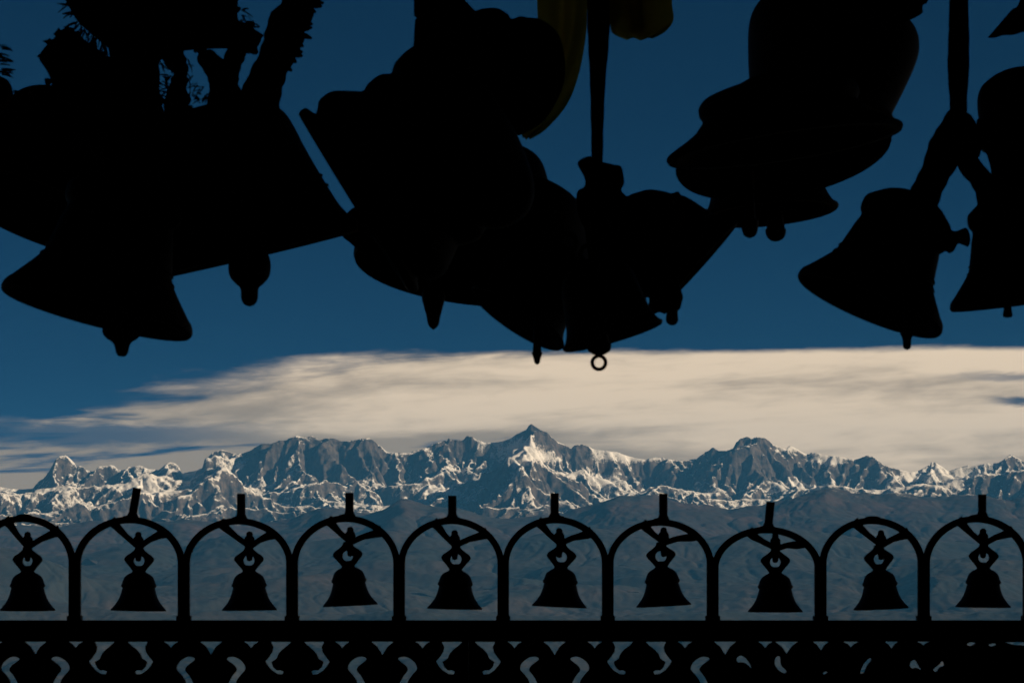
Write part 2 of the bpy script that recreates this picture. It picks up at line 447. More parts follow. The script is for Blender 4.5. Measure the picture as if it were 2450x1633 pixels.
def mountains():
    Y0, Y1 = 43000.0, 34500.0             # back, front
    YA, YB = 42000.0, 38300.0             # main crest and front crest
    W = 8700.0
    nx, ny = 348, 170
    x = np.linspace(-W, W, nx); y = np.linspace(Y0, Y1, ny)
    X, Y = np.meshgrid(x, y)
    wx = X + 350 * fbm(X / 2200, Y / 2200, 3, 5); 
    meander = 380 * fbm(X / 2600, X * 0 + 3.3, 2, 21) + 620 * fbm(X / 1500, Y / 1100, 5, 22) * np.clip((YA + 200 - Y) / 500, 0, 1)
    mb = 420 * fbm(X / 2400, X * 0 + 9.3, 2, 31) + 560 * fbm(X / 1400, Y / 1000, 5, 32) * np.clip((YB + 200 - Y) / 500, 0, 1)
    def crest_height(pts, Yc, t):
        # sharp profile at the crest, wandering spurs of a smoother one down the face
        wander = np.clip(t / 700, 0, 1) * (620 * fbm(X / 1500, Y / 900, 4, 11) + 260 * fbm(X / 500, Y / 420, 3, 12))
        p = CX + FPX * (X + wander) / Yc
        xs = np.arange(-400, 2900, 4.0); sharp = smooth1(prof(pts, xs), 3); soft = smooth1(prof(pts, xs), 21)
        k = np.clip(t / 600, 0, 1)
        return (HY - (np.interp(p, xs, sharp) * (1 - k) + np.interp(p, xs, soft) * k)) / FPX * Yc
    base = 180.0
    tA = (YA + meander) - Y
    gA = np.where(tA > 0, .36 * np.exp(-(np.abs(tA) / 950) ** 1.25) + .64 * np.exp(-(np.abs(tA) / 3300) ** 1.1), np.exp(-np.abs(tA) / 900))
    tB = (YB + mb) - Y
    gB = np.where(tB > 0, .34 * np.exp(-(np.abs(tB) / 800) ** 1.25) + .66 * np.exp(-(np.abs(tB) / 2600) ** 1.1), np.exp(-np.abs(tB) / 1000))
    HA = crest_height(SKYLINE, YA, tA); HB = crest_height(FRONT, YB, tB)
    hA = base + (HA - base) * gA; hB = base + (HB - base) * gB
    k = 60.0
    h = k * np.logaddexp(hA / k, hB / k) - k * .35
    rid = .6 * ridged(X / 2300 + .45 * fbm(X / 1300, Y / 1300, 3, 3), Y / 1500 + .4 * fbm(X / 1500, Y / 1500, 3, 4), 6, 40, .55) + .5 * ridged(X / 1000 + Y / 1500, Y / 900 - X / 1900, 5, 46, .55)
    h = h + (rid - .45) * 560 * np.clip(1.12 - np.maximum(gA, gB * .9), .10, 1) + fbm(X / 300, Y / 300, 4, 60) * 45
    h, A = erode(h, 50.0, 50.0, 22, .060, 1.10)
    NX, NY = 1240, 500
    bs = upsample(h, NY, NX); Z = bs; AA = upsample(np.log(A), NY, NX)
    broad_sl = np.hypot(np.gradient(bs, axis=1) / (2 * W / (NX - 1)), np.gradient(bs, axis=0) / ((Y1 - Y0) / (NY - 1)))
    X = upsample(X, NY, NX); Y = upsample(Y, NY, NX)
    X = X + 130 * fbm(X / 900, Y / 900, 4, 71); Y = Y + 90 * fbm(X / 700, Y / 700, 3, 72)
    gx = np.gradient(Z, axis=1) / (2 * W / (NX - 1)); gy = np.gradient(Z, axis=0) / ((Y1 - Y0) / (NY - 1))
    sl = np.hypot(gx, gy)
    px = CX + FPX * X / Y
    # where snow lies thick and where rock shows bare, on the massif also in place of cloud shade (easting as column, height as row of the view)
    py = HY - FPX * (Z - CAMZ) / Y
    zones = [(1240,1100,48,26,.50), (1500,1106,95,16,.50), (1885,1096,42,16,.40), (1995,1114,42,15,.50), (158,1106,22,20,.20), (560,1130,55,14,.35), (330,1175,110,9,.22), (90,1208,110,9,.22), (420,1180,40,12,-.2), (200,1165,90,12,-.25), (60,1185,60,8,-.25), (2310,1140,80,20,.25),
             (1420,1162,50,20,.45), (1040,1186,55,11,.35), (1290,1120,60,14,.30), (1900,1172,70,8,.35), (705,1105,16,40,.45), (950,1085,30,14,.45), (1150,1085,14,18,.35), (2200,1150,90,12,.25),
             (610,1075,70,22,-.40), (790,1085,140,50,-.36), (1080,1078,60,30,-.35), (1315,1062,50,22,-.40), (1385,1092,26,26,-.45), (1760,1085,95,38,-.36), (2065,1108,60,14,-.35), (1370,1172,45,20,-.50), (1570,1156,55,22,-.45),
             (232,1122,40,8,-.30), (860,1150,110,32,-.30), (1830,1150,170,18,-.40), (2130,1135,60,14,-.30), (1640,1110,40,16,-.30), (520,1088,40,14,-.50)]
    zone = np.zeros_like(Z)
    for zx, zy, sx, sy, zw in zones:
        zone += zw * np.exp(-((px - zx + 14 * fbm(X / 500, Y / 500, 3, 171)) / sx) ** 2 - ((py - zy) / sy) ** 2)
    amp = np.clip(sl - .10, .25, 1.2) * (1 - .65 * np.clip(zone * 2.2, 0, 1))
    qx, qy = X + 120 * fbm(X / 400, Y / 400, 3, 77), Y + 120 * fbm(X / 400, Y / 400, 3, 78)
    Z = Z + amp * (52 * (ridged(qx / 620 + Y / 1500, qy / 520, 4, 84, .55) - .45) + 52 * (ridged(qx / 260, qy / 300, 5, 80, .62) - .4) + 22 * fbm(X / 50, Y / 70, 3, 95))
    Z = fit_silhouette(X, Y, Z, SKYLINE, 150.0)
    gx = np.gradient(Z, axis=1) / (2 * W / (NX - 1)); gy = np.gradient(Z, axis=0) / ((Y1 - Y0) / (NY - 1))
    sl = np.hypot(gx, gy)
    px = CX + FPX * X / Y
    line = 640 + 170 * fbm(X / 1900, Y / 1900, 4, 120) - 60 * np.exp(-((px - 150) / 420) ** 2) - 60 * np.exp(-((px - 1240) / 160) ** 2)
    alt = np.clip((Z - line) / 420, -1.2, .75)
    massif = np.exp(-((px - 735) / 210) ** 4) * np.clip((Z - 600) / 500, 0, 1) * np.clip((Y - 38600) / 800, 0, 1)  # thins the snow on the massif, standing in for a cloud's shade
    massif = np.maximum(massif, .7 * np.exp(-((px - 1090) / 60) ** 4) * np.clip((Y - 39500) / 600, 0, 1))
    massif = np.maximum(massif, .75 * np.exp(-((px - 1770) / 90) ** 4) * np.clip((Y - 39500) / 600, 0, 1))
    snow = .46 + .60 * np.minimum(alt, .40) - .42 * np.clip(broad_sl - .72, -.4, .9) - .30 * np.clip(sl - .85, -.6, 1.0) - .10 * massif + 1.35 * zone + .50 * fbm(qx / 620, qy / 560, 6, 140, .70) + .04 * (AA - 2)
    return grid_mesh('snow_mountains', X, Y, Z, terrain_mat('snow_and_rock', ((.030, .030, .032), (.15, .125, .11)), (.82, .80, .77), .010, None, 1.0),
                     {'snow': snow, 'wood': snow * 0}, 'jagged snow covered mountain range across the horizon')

def hills(name, Yc, front, back, pts, W, nx, ny, amp, seed, zb, mat, label, wood_bias=0.0, K=.010, steps=10, snowline=None):
    X, Y = np.meshgrid(np.linspace(-W, W, nx), np.linspace(Yc + back, Yc - front, ny))
    px = CX + FPX * X / Yc
    H = (HY - smooth1(prof(pts, px[0]), 7)) / FPX * Yc
    t = (Yc + back * .6 * fbm(X / (back * 2.0), Y / (back * 1.5), 3, seed)) - Y
    g = np.where(t > 0, np.exp(-(np.abs(t) / (front * .6)) ** 1.1), np.exp(-np.abs(t) / (back * .8)))
    h = zb + (H[None, :] - zb) * g
    s = back * .9
    h = h + (ridged(X / (s * 1.3) + .3 * fbm(X / s, Y / s, 2, seed + 1), Y / (s * 1.2), 4, seed + 3, .42) - .45) * amp * .48 * np.clip(1.1 - g, .12, 1) + fbm(X / (s * .2), Y / (s * .2), 4, seed + 9) * amp * .08
    dx = 2 * W / (nx - 1)
    h, A = erode(h, dx, (front + back) / (ny - 1), steps, K, 1.0)
    for _ in range(2):                                   # take off lone spikes
        pd = np.pad(h, 1, mode='edge'); nb = np.stack([pd[:-2, 1:-1], pd[2:, 1:-1], pd[1:-1, :-2], pd[1:-1, 2:]])
        h = np.minimum(h, np.sort(nb, 0)[2] + 6)
    NX, NY = int(nx * 1.7), int(ny * 1.7)
    Z = upsample(h, NY, NX); AA = upsample(np.log(A), NY, NX); X = upsample(X, NY, NX); Y = upsample(Y, NY, NX)
    X = X + s * .12 * fbm(X / (s * .8), Y / (s * .8), 2, seed + 71)
    Z = Z + fbm(X / (s * .07), Y / (s * .07), 3, seed + 21) * amp * .035
    Z = fit_silhouette(X, Y, Z, pts, zb, 90, False)
    wood = np.clip(.55 + wood_bias + 1.3 * fbm(X / (s * .6), Y / (s * .6), 5, seed + 30) + .06 * (AA - 2), 0, 1)
    sn = np.zeros_like(Z) - 1
    if snowline is not None:
        sn = -.13 + np.minimum((Z - snowline) / 420, .25) + .7 * fbm(X / 350, Y / 500, 5, seed + 50) - .04 * AA
    return grid_mesh(name, X, Y, Z, mat, {'snow': sn, 'wood': wood}, label)

FOOT_A = [(-300,1265),(0,1250),(120,1262),(230,1245),(330,1250),(450,1242),(560,1255),(650,1250),(727,1230),(758,1215),(798,1213),(850,1227),(912,1221),(946,1202),(976,1190),(1004,1201),(1041,1215),(1072,1212),(1097,1212),(1143,1230),(1189,1240),(1250,1238),(1320,1230),
 (1404,1213),(1447,1195),(1496,1186),(1527,1180),(1580,1192),(1640,1200),(1720,1215),(1800,1212),(1860,1200),(1922,1183),(1981,1166),(2040,1176),(2100,1182),(2150,1178),(2240,1190),(2330,1180),(2400,1196),(2450,1190),(2800,1200)]
FOOT_B = [(-300,1325),(0,1310),(120,1330),(220,1322),(296,1304),(360,1300),(430,1312),(500,1287),(590,1285),(660,1300),(760,1296),(850,1280),(930,1270),(1040,1285),(1130,1300),(1230,1290),(1330,1268),(1430,1262),(1540,1272),(1650,1286),(1760,1278),(1850,1262),(1960,1270),(2080,1290),(2200,1282),(2330,1300),(2450,1290),(2800,1280)]
FOOT_C = [(-300,1280),(-100,1292),(0,1305),(60,1322),(130,1345),(200,1380),(290,1392),(400,1402),(520,1392),(640,1384),(760,1372),(860,1380),(960,1400),(1080,1420),(1200,1408),(1330,1396),(1480,1400),(1620,1410),(1780,1400),(1900,1392),(2060,1380),(2200,1340),(2330,1332),(2450,1342),(2800,1330)]
FOOT_D = [(-300,1440),(0,1436),(200,1452),(420,1470),(600,1462),(800,1478),(1000,1452),(1200,1466),(1400,1480),(1700,1462),(1900,1474),(2100,1460),(2300,1470),(2450,1455),(2800,1450)]

mountains()
GREEN = (.026, .030, .030)
hills('high_foothills', 32500.0, 6000.0, 2000.0, FOOT_A, 6900.0, 460, 140, 480, 200, -250.0,
      terrain_mat('brown_and_wooded', ((.030, .026, .026), (.075, .050, .045)), (.72, .70, .68), .003, GREEN, .2), 'hazy blue foothills below the snow line', -.1, snowline=560.0)
hills('wooded_foothills', 27500.0, 4500.0, 1700.0, FOOT_B, 5900.0, 440, 110, 360, 300, -420.0,
      terrain_mat('wooded_slopes', ((.026, .025, .025), (.058, .045, .040)), (.7, .7, .7), .004, GREEN, .2), 'darker hazy wooded ridge in front of the high foothills', .2)
hills('near_hills', 23500.0, 4000.0, 1500.0, FOOT_C, 5000.0, 420, 110, 330, 400, -700.0,
      terrain_mat('scrub_slopes', ((.028, .026, .024), (.075, .058, .050)), (.7, .7, .7), .004, GREEN, .2), 'grey blue hillsides low behind the railing', .15)
hills('valley_hills', 20000.0, 4000.0, 1500.0, FOOT_D, 4300.0, 380, 110, 300, 500, -900.0,
      terrain_mat('valley_scrub', ((.026, .025, .023), (.062, .052, .045)), (.7, .7, .7), .005, GREEN, .2), 'lowest hazy hills in the valley behind the railing', .15)

def ground():
    # one sheet: the hilltop under the porch falls away into the valley and runs out past the range
    xs = np.concatenate([np.linspace(-24000, -400, 26), np.linspace(-300, 300, 31), np.linspace(400, 24000, 26)])
    ys = np.concatenate([[-600.0, -300.0], np.linspace(-150, 150, 31), np.linspace(220, 3000, 30), np.linspace(3500, 44500, 42)])
    X, Y = np.meshgrid(xs, ys)
    d = np.hypot(X * .8, np.maximum(Y - 9, 0) + np.maximum(-Y - 8, 0) * .4)
    Z = -900 + 900 * np.exp(-np.maximum(d - 12, 0) / 1100) - .25 + fbm(X / 300, Y / 300, 4, 900) * np.clip((d - 14) / 300, 0, 1) * 60
    Z = np.where(d < 12, -.25, Z)
    return grid_mesh('ground', X, Y, Z, terrain_mat('hilltop_ground', ((.05, .045, .03), (.11, .09, .06)), (.7, .7, .7), .2, GREEN), {'snow': Z * 0 - 1, 'wood': np.clip(.5 + fbm(X / 90, Y / 90, 3, 950), 0, 1)}, 'wooded hillside falling away below the terrace')
ground()

def haze():
    mb = MB(); mb.box(-26000, 26000, -800, 46000, -1100, 1950)
    m = bpy.data.materials.new('haze'); m.use_nodes = True
    nt = m.node_tree; N = nt.nodes; N.clear()
    v = N.new('ShaderNodeVolumePrincipled'); v.inputs['Density'].default_value = HAZE_DENSITY; v.inputs['Color'].default_value = HAZE_COLOR + (1,)
    v.inputs['Anisotropy'].default_value = 0.0
    out = N.new('ShaderNodeOutputMaterial'); nt.links.new(v.outputs[0], out.inputs['Volume'])
    o = mb.build('haze', m, smooth=False); o['kind'] = 'stuff'; o['label'] = 'thin blue mountain haze'
haze()

#FOREGROUND#
# ------------------------------------------------------------------ unseen porch added to shade the bells (roof, walls, floor round the camera)
def porch():
    mb = MB(); mb.box(-4.6, 4.6, -3.4, 6.55, -.22, 0.0)
    o = mb.build('porch_floor', STONE, smooth=False); tag(o, 'stone floor of the shaded temple porch', kind='structure')
    for x0, x1 in ((-4.6, -4.3), (4.3, 4.6)):
        mb = MB(); mb.box(x0, x1, -3.1, 6.5, 0.002, 3.35)
        o = mb.build('shade_wall', PLASTER, smooth=False); tag(o, 'unseen plastered side wall added to block the sun from the bells', kind='structure')
    mb = MB(); mb.box(-4.6, 4.6, -3.4, -3.102, .002, 3.35)
    o = mb.build('shade_wall', PLASTER, smooth=False); tag(o, 'unseen plastered back wall added to keep the bells dark', kind='structure')
    mb = MB(); mb.box(-5.1, 5.1, -3.9, 8.1, 3.352, 3.55)
    o = mb.build('shade_roof', WOOD, smooth=False); tag(o, 'unseen flat timber roof added to shade the bells and railing', kind='structure')
porch()

# ------------------------------------------------------------------ bells
def bell_profile(kind):
    """outer outline as (radius, height) with the lip radius 1"""
    if kind == 'flared':      # waisted bell with a wide lip and a small round shoulder
        return [(1.0, .0), (1.02, .04), (1.0, .12), (.94, .19), (.84, .32), (.765, .42), (.69, .54), (.65, .70), (.60, .95), (.565, 1.10), (.61, 1.18), (.62, 1.27), (.60, 1.36), (.50, 1.45), (.38, 1.54), (.2, 1.61), (.0, 1.63)]
    if kind == 'conical':     # straight sided bell
        return [(1.0, .0), (1.01, .05), (1.0, .12), (.945, .20), (.89, .32), (.83, .52), (.77, .74), (.715, .96), (.675, 1.15), (.62, 1.32), (.52, 1.44), (.34, 1.53), (.16, 1.56), (.0, 1.565)]
    if kind == 'banded':      # heavy bell with raised bands round the waist
        return [(1.0, .0), (1.02, .04), (1.01, .09), (.93, .13), (.925, .16), (1.0, .225), (1.02, .30), (1.01, .40), (.91, .56), (.865, .635), (.895, .71), (.91, .80), (.905, .87), (.865, .95), (.90, 1.0), (.94, 1.07), (.97, 1.25), (.92, 1.42), (.75, 1.56), (.4, 1.65), (.0, 1.66)]
    if kind == 'stepped':     # wide skirt, then a step in to a narrow crown
        return [(1.0, .0), (1.015, .05), (.985, .12), (.955, .25), (.91, .45), (.87, .60), (.81, .67), (.62, .745), (.58, .80), (.55, .88), (.50, .99), (.42, 1.05), (.2, 1.10), (.0, 1.11)]
    if kind == 'skirt':       # short wide bell with one heavy band
        return [(1.0, .0), (1.01, .045), (.94, .09), (.84, .145), (.75, .205), (.69, .27), (.665, .31), (.685, .36), (.68, .43), (.62, .49), (.50, .53), (.34, .57), (.2, .62), (.0, .63)]
    if kind == 'round':       # round shouldered pot shaped bell
        return [(.86, .0), (.885, .05), (.85, .11), (.92, .40), (.99, .72), (1.0, .92), (.95, 1.08), (.84, 1.20), (.64, 1.34), (.35, 1.45), (.0, 1.48)]
    if kind == 'small':       # squat hand bell
        return [(1.0, .0), (1.02, .05), (.96, .10), (.88, .25), (.83, .45), (.79, .70), (.755, .95), (.70, 1.15), (.60, 1.32), (.42, 1.45), (.2, 1.52), (.0, 1.53)]

def make_bell(px, py, rim_px, Y, tilt, pitch, kind, label, height=1.0, clap=None, loop=True, hang=None, ridge=True, group='temple bells hanging in clusters from the beam'):
    """px, py: centre of the mouth; tilt: degrees the mouth dips to the right; pitch: degrees the mouth turns towards the viewer"""
    c = P(px, py, Y); r = rim_px / FPX * Y
    th, ph = R(tilt), R(pitch)
    up = Vector((math.sin(th) * math.cos(ph), math.sin(ph), math.cos(th) * math.cos(ph)))
    sx = Vector((math.cos(th), 0, -math.sin(th)))
    sy = up.cross(sx).normalized(); sx = sy.cross(up).normalized()
    rot = Matrix((sx, sy, up)).transposed()
    root = empty('temple_bell', c, label, 'bell', group)
    root.rotation_euler = rot.to_euler()
    pr = catmull([(a, b * height) for a, b in bell_profile(kind)], 4)
    pr = [(max(a, 0) * r, b * r) for a, b in pr]
    top = pr[-1][1]
    inner = [(max(a - .055 * r * (1.3 if b < .15 * r else 1), 0), b if i == 0 else max(b - .05 * r, .012 * r)) for i, (a, b) in enumerate(pr)]
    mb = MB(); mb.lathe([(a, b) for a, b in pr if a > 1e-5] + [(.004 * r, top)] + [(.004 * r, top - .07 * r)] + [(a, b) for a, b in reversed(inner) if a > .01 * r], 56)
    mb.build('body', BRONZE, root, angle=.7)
    if ridge:
        for hh in ((.52, .62) if kind not in ('banded', 'stepped', 'skirt', 'round') else ()):
            k = min(range(len(pr)), key=lambda i: abs(pr[i][1] - hh * height * r))
            a, b = pr[k]; a2, b2 = pr[k + 1]
            m2 = MB(); q = .016 * r
            m2.lathe([(a - .01 * r, b - q), (a + .8 * q, b - q * .7), (a + 1.1 * q, b), (a + .8 * q - (a - a2) * .2, b + q * .7), (a - .01 * r, b + q)], 56)
            m2.build('raised_band', BRONZE, root)
    if loop:
        m3 = MB()
        pts = [(math.sin(R(a)) * .17 * r, 0, top + .10 * r - math.cos(R(a)) * .17 * r) for a in range(-150, 151, 20)]
        m3.tube([(x, y, 2 * (top + .10 * r) - z) for x, y, z in pts], .05 * r, 8)
        m3.build('crown_loop', BRONZE, root)
    if clap:
        # clapper hangs plumb: list of (radius px, drop px) from the mouth centre, shifted by dx
        dx, pts, ring = clap
        s = Y / FPX
        e = MB(); pp = catmull([(a, b) for a, b in pts], 4)
        e.lathe([(max(a, .2) * s, -b * s) for a, b in pp][::-1], 20, closed=False)
        inv = rot.transposed()
        off = Vector((dx * s, 0, 0))
        o = e.build('clapper', IRON, root)
        o.rotation_euler = inv.to_euler(); o.location = inv @ off
        if ring:
            cx, cy, ro, wd = ring
            m4 = MB(); m4.tube([((cx + ro * math.cos(t * .2618)) * s, 0, -(cy + ro * math.sin(t * .2618)) * s) for t in range(24)], wd * s, 8, closed=True)
            g = m4.build('clapper_ring', IRON, o)
    if hang:
        # rope from the crown up to the beam, built as a thing of its own by the caller
        pass
    return root, c, up, top, r

CH = 'temple bells hanging in clusters from the beam'
BELLS = [
 # px, py, rim, Y, tilt, pitch, kind, height, clapper(dx, [(r, drop)...], ring), label
 (230, 752, 229, 3.70, 13.5, 5, 'flared', .95, (62, [(4, -190), (6, 20), (44, 32), (46, 46), (36, 58), (24, 66), (18, 76), (15, 90), (9, 99), (0, 101)], None), 'lowest bell at the far left, its wide mouth dipping to the right'),
 (85, 508, 240, 4.55, 19, 14, 'conical', .80, None, 'large bell cut by the left edge of the picture, behind the lowest left bell'),
 (588, 616, 276, 4.15, -13.3, -5.5, 'conical', .86, (9, [(4, -220), (6, -34), (36, -20), (48, 0), (51, 24), (47, 46), (34, 62), (22, 74), (20, 98), (13, 112), (0, 117)], None), 'big straight sided bell with a ball clapper showing under its level mouth'),
 (848, 488, 250, 4.00, 58, 0, 'banded', 1.0, None, 'big banded bell swung far over, its mouth facing lower left, beside the broad strap'),
 (1130, 648, 283, 4.55, 6, 12, 'stepped', 1.0, (-93, [(4, -250), (8, 20), (24, 42), (28, 62), (24, 82), (17, 108), (12, 130), (0, 141)], None), 'broad bell hanging low in the centre with a pointed clapper at its left'),
 (1420, 690, 172, 4.75, 2, 4, 'conical', .80, None, 'bell filling the middle of the centre cluster under the knotted strap'),
 (1682, 628, 124, 4.30, -48, 2, 'small', 1.0, (-74, [(4, -130), (6, 60), (16, 80), (22, 96), (14, 116), (15, 138), (8, 148), (0, 150)], None), 'bell swung hard to the left with its mouth facing lower right'),
 (1467, 806, 122, 3.72, -16, 3, 'small', 1.05, (-34, [(4, -120), (24, 6), (30, 16), (27, 32), (19, 38), (12, 42), (0, 43)], (0, 61, 16, 4.5)), 'small bell with an open ring at the end of its clapper'),
 (1236, 764, 128, 3.95, 33, 10, 'small', 1.1, (49, [(4, -120), (10, 66), (13, 78), (9, 92), (6, 104), (0, 108)], None), 'small bell tilted to the right beside the ringed bell'),
 (1878, 352, 281, 3.95, -8, 0, 'skirt', 1.0, None, 'wide skirted bell with a heavy band and spreading lip, right of the thin centre strap'),
 (1876, 378, 258, 4.30, -8, 15, 'skirt', .85, (-82, [(4, -150), (12, 125), (20, 147), (20, 167), (14, 185), (0, 192)], None), 'bell turned mouth forward just below the wide skirted bell'),
 (1958, 262, 205, 4.55, 12.5, 4, 'round', 1.0, None, 'round shouldered pot shaped bell above the wide skirted bell'),
 (1842, 513, 162, 4.72, -5, 4, 'small', .9, (14, [(4, -120), (20, 20), (25, 36), (22, 52), (12, 62), (0, 65)], None), 'lowest bell of the right hand cluster, peeping out under the forward facing mouth'),
 (2078, 733, 182, 3.90, 23.5, 4, 'flared', 1.0, (92, [(4, -170), (8, 40), (17, 60), (11, 78), (9, 98), (0, 104)], None), 'wide lipped bell at right, mouth dipping right, hung from the split strap'),
 (2441, 724, 164, 3.90, -7, -1, 'flared', 1.0, (-30, [(4, -150), (9, 0), (11, 22), (11, 33), (0, 36)], None), 'bell at the right edge, half outside the picture'),
 (2450, 362, 118, 4.40, 4, 2, 'round', 1.15, None, 'rounded bell high at the right edge beside the thick strap'),
]
bell_info = []
for b in BELLS:
    bell_info.append(make_bell(b[0], b[1], b[2], b[3], b[4], b[5], b[6], b[9], b[7], b[8], loop=b[6] in ('small',)))

# ------------------------------------------------------------------ cloths, straps and knots
def ribbon(name, pts, Y, mat, thick=.25, wave=0.0, n=5, seed=0, parent=None, seg=14):
    """strip swept along pixel points (x, y, half width px); thick = depth to width ratio"""
    q = catmull(pts, n); rnd = random.Random(seed)
    p3, rad = [], []
    for i, (x, y, w) in enumerate(q):
        j = wave * math.sin(i * 1.7 + seed) + wave * .6 * math.sin(i * .63 + 2 * seed)
        p3.append(P(x, y, Y + .01 * math.sin(i * .5 + seed))); rad.append(max(w + j, .6) / FPX * Y)
    mb = MB(); mb.tube(p3, rad, seg, flat=thick)
    o = mb.build(name, mat)
    if parent:
        o.parent = parent; o.matrix_parent_inverse = Matrix.Translation(-parent.location)
    return o

def pillow(name, outline, Y, mat, depth, parent=None, rough=0.0, seed=0, n=4, rings=6):
    """bulging knot or bunch of cloth with the given outline (pixels), round in depth"""
    q = catmull(outline, n, True); rnd = random.Random(seed)
    cx = sum(p[0] for p in q) / len(q); cy = sum(p[1] for p in q) / len(q)
    m = len(q); vs, fs = [], []
    prof_ = []
    for i in range(-rings, rings + 1):
        a = math.pi / 2 * i / rings
        prof_.append((math.cos(a), math.sin(a)))
    for s_, d in prof_[1:-1]:
        for k, (x, y) in enumerate(q):
            f = 1 - (0 if s_ > .99 else rough * .25 * (1 + math.sin(k * 1.3 + d * 5 + seed)) * .5)
            dd = d * depth * (1 + .5 * rough * math.sin(k * .9 + seed))
            vs.append(P(cx + (x - cx) * s_ * f, cy + (y - cy) * s_ * f, Y + dd))
    L_ = len(prof_) - 2
    for i in range(L_ - 1):
        for k in range(m):
            l = (k + 1) % m
            fs.append((i * m + k, i * m + l, (i + 1) * m + l, (i + 1) * m + k))
    fs.append(tuple(reversed(range(m)))); fs.append(tuple(range((L_ - 1) * m, L_ * m)))
    o = link_mesh(name, vs, fs, mat)
    if parent:
        o.parent = parent; o.matrix_parent_inverse = Matrix.Translation(-parent.location)
    return o

def sheet(name, pts, Y, mat, folds=3.0, amp=.012, parent=None, n=6, m=26, seed=0):
    """one layer of thin hanging cloth: (x, y, half width px) down its length, pleated in depth"""
    q = catmull(pts, n); vs, fs = [], []
    for i, (x, y, w) in enumerate(q):
        for k in range(m + 1):
            u = 2 * k / m - 1
            d = amp * math.sin(u * math.pi * folds + seed + i * .05) + .4 * amp * math.sin(u * 7.1 + i * .21)
            vs.append(P(x + u * max(w, 1), y + 3 * math.sin(u * 5 + seed) * (i / len(q)), Y + d))
    for i in range(len(q) - 1):
        for k in range(m):
            a = i * (m + 1) + k; fs.append((a, a + 1, a + m + 2, a + m + 1))
    o = link_mesh(name, vs, fs, mat)
    if parent:
        o.parent = parent; o.matrix_parent_inverse = Matrix.Translation(-parent.location)
    return o

def threads(name, spots, Y, mat, parent, length, spread, seed):
    """loose threads sticking out of a frayed edge: spots are (x, y, angle)"""
    rnd = random.Random(seed); mb = MB()
    for x, y, a in spots:
        for k in range(4):
            an = R(a + rnd.uniform(-spread, spread)); l = length * rnd.uniform(.4, 1.1)
            x0, y0 = x + rnd.uniform(-7, 7), y + rnd.uniform(-7, 7)
            pts = [P(x0 + math.cos(an) * l * t + math.sin(t * 3 + k) * 2, y0 + math.sin(an) * l * t + t * t * 5, Y + rnd.uniform(-.01, .01)) for t in (0, .35, .7, 1)]
            w = rnd.uniform(1.2, 2.8) / FPX * Y
            mb.tube(pts, [w, w, w * .8, w * .5], 5)
    o = mb.build(name, mat)
    o['kind'] = 'stuff'
    o.parent = parent; o.matrix_parent_inverse = Matrix.Translation(-parent.location)
    return o

TOP = -330          # everything overhead runs up to the beam above the picture
def cloth_thing(name, x, y, Y, label, cat, group=None):
    return empty(name, P(x, y, Y), label, cat, group)

# centre strap with its knot
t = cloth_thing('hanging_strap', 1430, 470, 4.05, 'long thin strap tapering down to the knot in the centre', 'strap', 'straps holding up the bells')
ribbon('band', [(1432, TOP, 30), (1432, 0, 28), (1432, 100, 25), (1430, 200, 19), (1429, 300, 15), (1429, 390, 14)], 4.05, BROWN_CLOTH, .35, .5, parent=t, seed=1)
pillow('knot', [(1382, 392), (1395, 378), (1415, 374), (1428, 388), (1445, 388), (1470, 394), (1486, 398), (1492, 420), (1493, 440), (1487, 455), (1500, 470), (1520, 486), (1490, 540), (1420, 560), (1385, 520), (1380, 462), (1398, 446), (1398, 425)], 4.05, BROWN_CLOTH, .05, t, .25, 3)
pillow('fold', [(1495, 475), (1530, 458), (1560, 453), (1590, 458), (1606, 462), (1622, 458), (1628, 468), (1618, 485), (1640, 520), (1600, 580), (1540, 580), (1490, 520)], 4.12, BROWN_CLOTH, .05, t, .2, 5)
pillow('tail', [(1500, 560), (1600, 640), (1632, 700), (1632, 722), (1624, 742), (1608, 735), (1592, 750), (1577, 747), (1560, 752), (1549, 742), (1553, 716), (1541, 698), (1520, 680)], 4.0, BROWN_CLOTH, .03, t, .1, 6)
# right strap and its two branches
t = cloth_thing('hanging_strap', 2294, 300, 4.0, 'wide right hand strap that splits into two branches above the wide lipped bell', 'strap', 'straps holding up the bells')
ribbon('band', [(2294, TOP, 25), (2294, 0, 23), (2294, 80, 25.5), (2293, 160, 26), (2293, 230, 22), (2294, 300, 20)], 4.0, BROWN_CLOTH, .3, .5, parent=t, seed=2)
ribbon('branch', [(2296, 265, 22), (2280, 310, 36), (2262, 360, 43), (2240, 410, 37), (2218, 455, 36), (2205, 490, 42)], 4.0, BROWN_CLOTH, .5, 1.2, parent=t, seed=4)
ribbon('branch', [(2300, 285, 24), (2316, 335, 36), (2314, 385, 28), (2344, 425, 27), (2370, 470, 34), (2385, 540, 50)], 4.02, BROWN_CLOTH, .5, 1.0, parent=t, seed=6)
pillow('knot', [(2250, 560), (2266, 545), (2285, 553), (2312, 545), (2322, 570), (2316, 590), (2300, 581), (2290, 586), (2283, 599), (2272, 606), (2262, 601), (2246, 606)], 3.9, BROWN_CLOTH, .02, t, .1, 7)
t = cloth_thing('hanging_strap', 2478, 190, 4.4, 'strap just past the upper right edge that holds the rounded bell', 'strap', 'straps holding up the bells')
ribbon('band', [(2505, TOP, 20), (2500, 0, 20), (2484, 120, 18), (2470, 230, 20)], 4.42, BROWN_CLOTH, .35, .5, parent=t, seed=61)
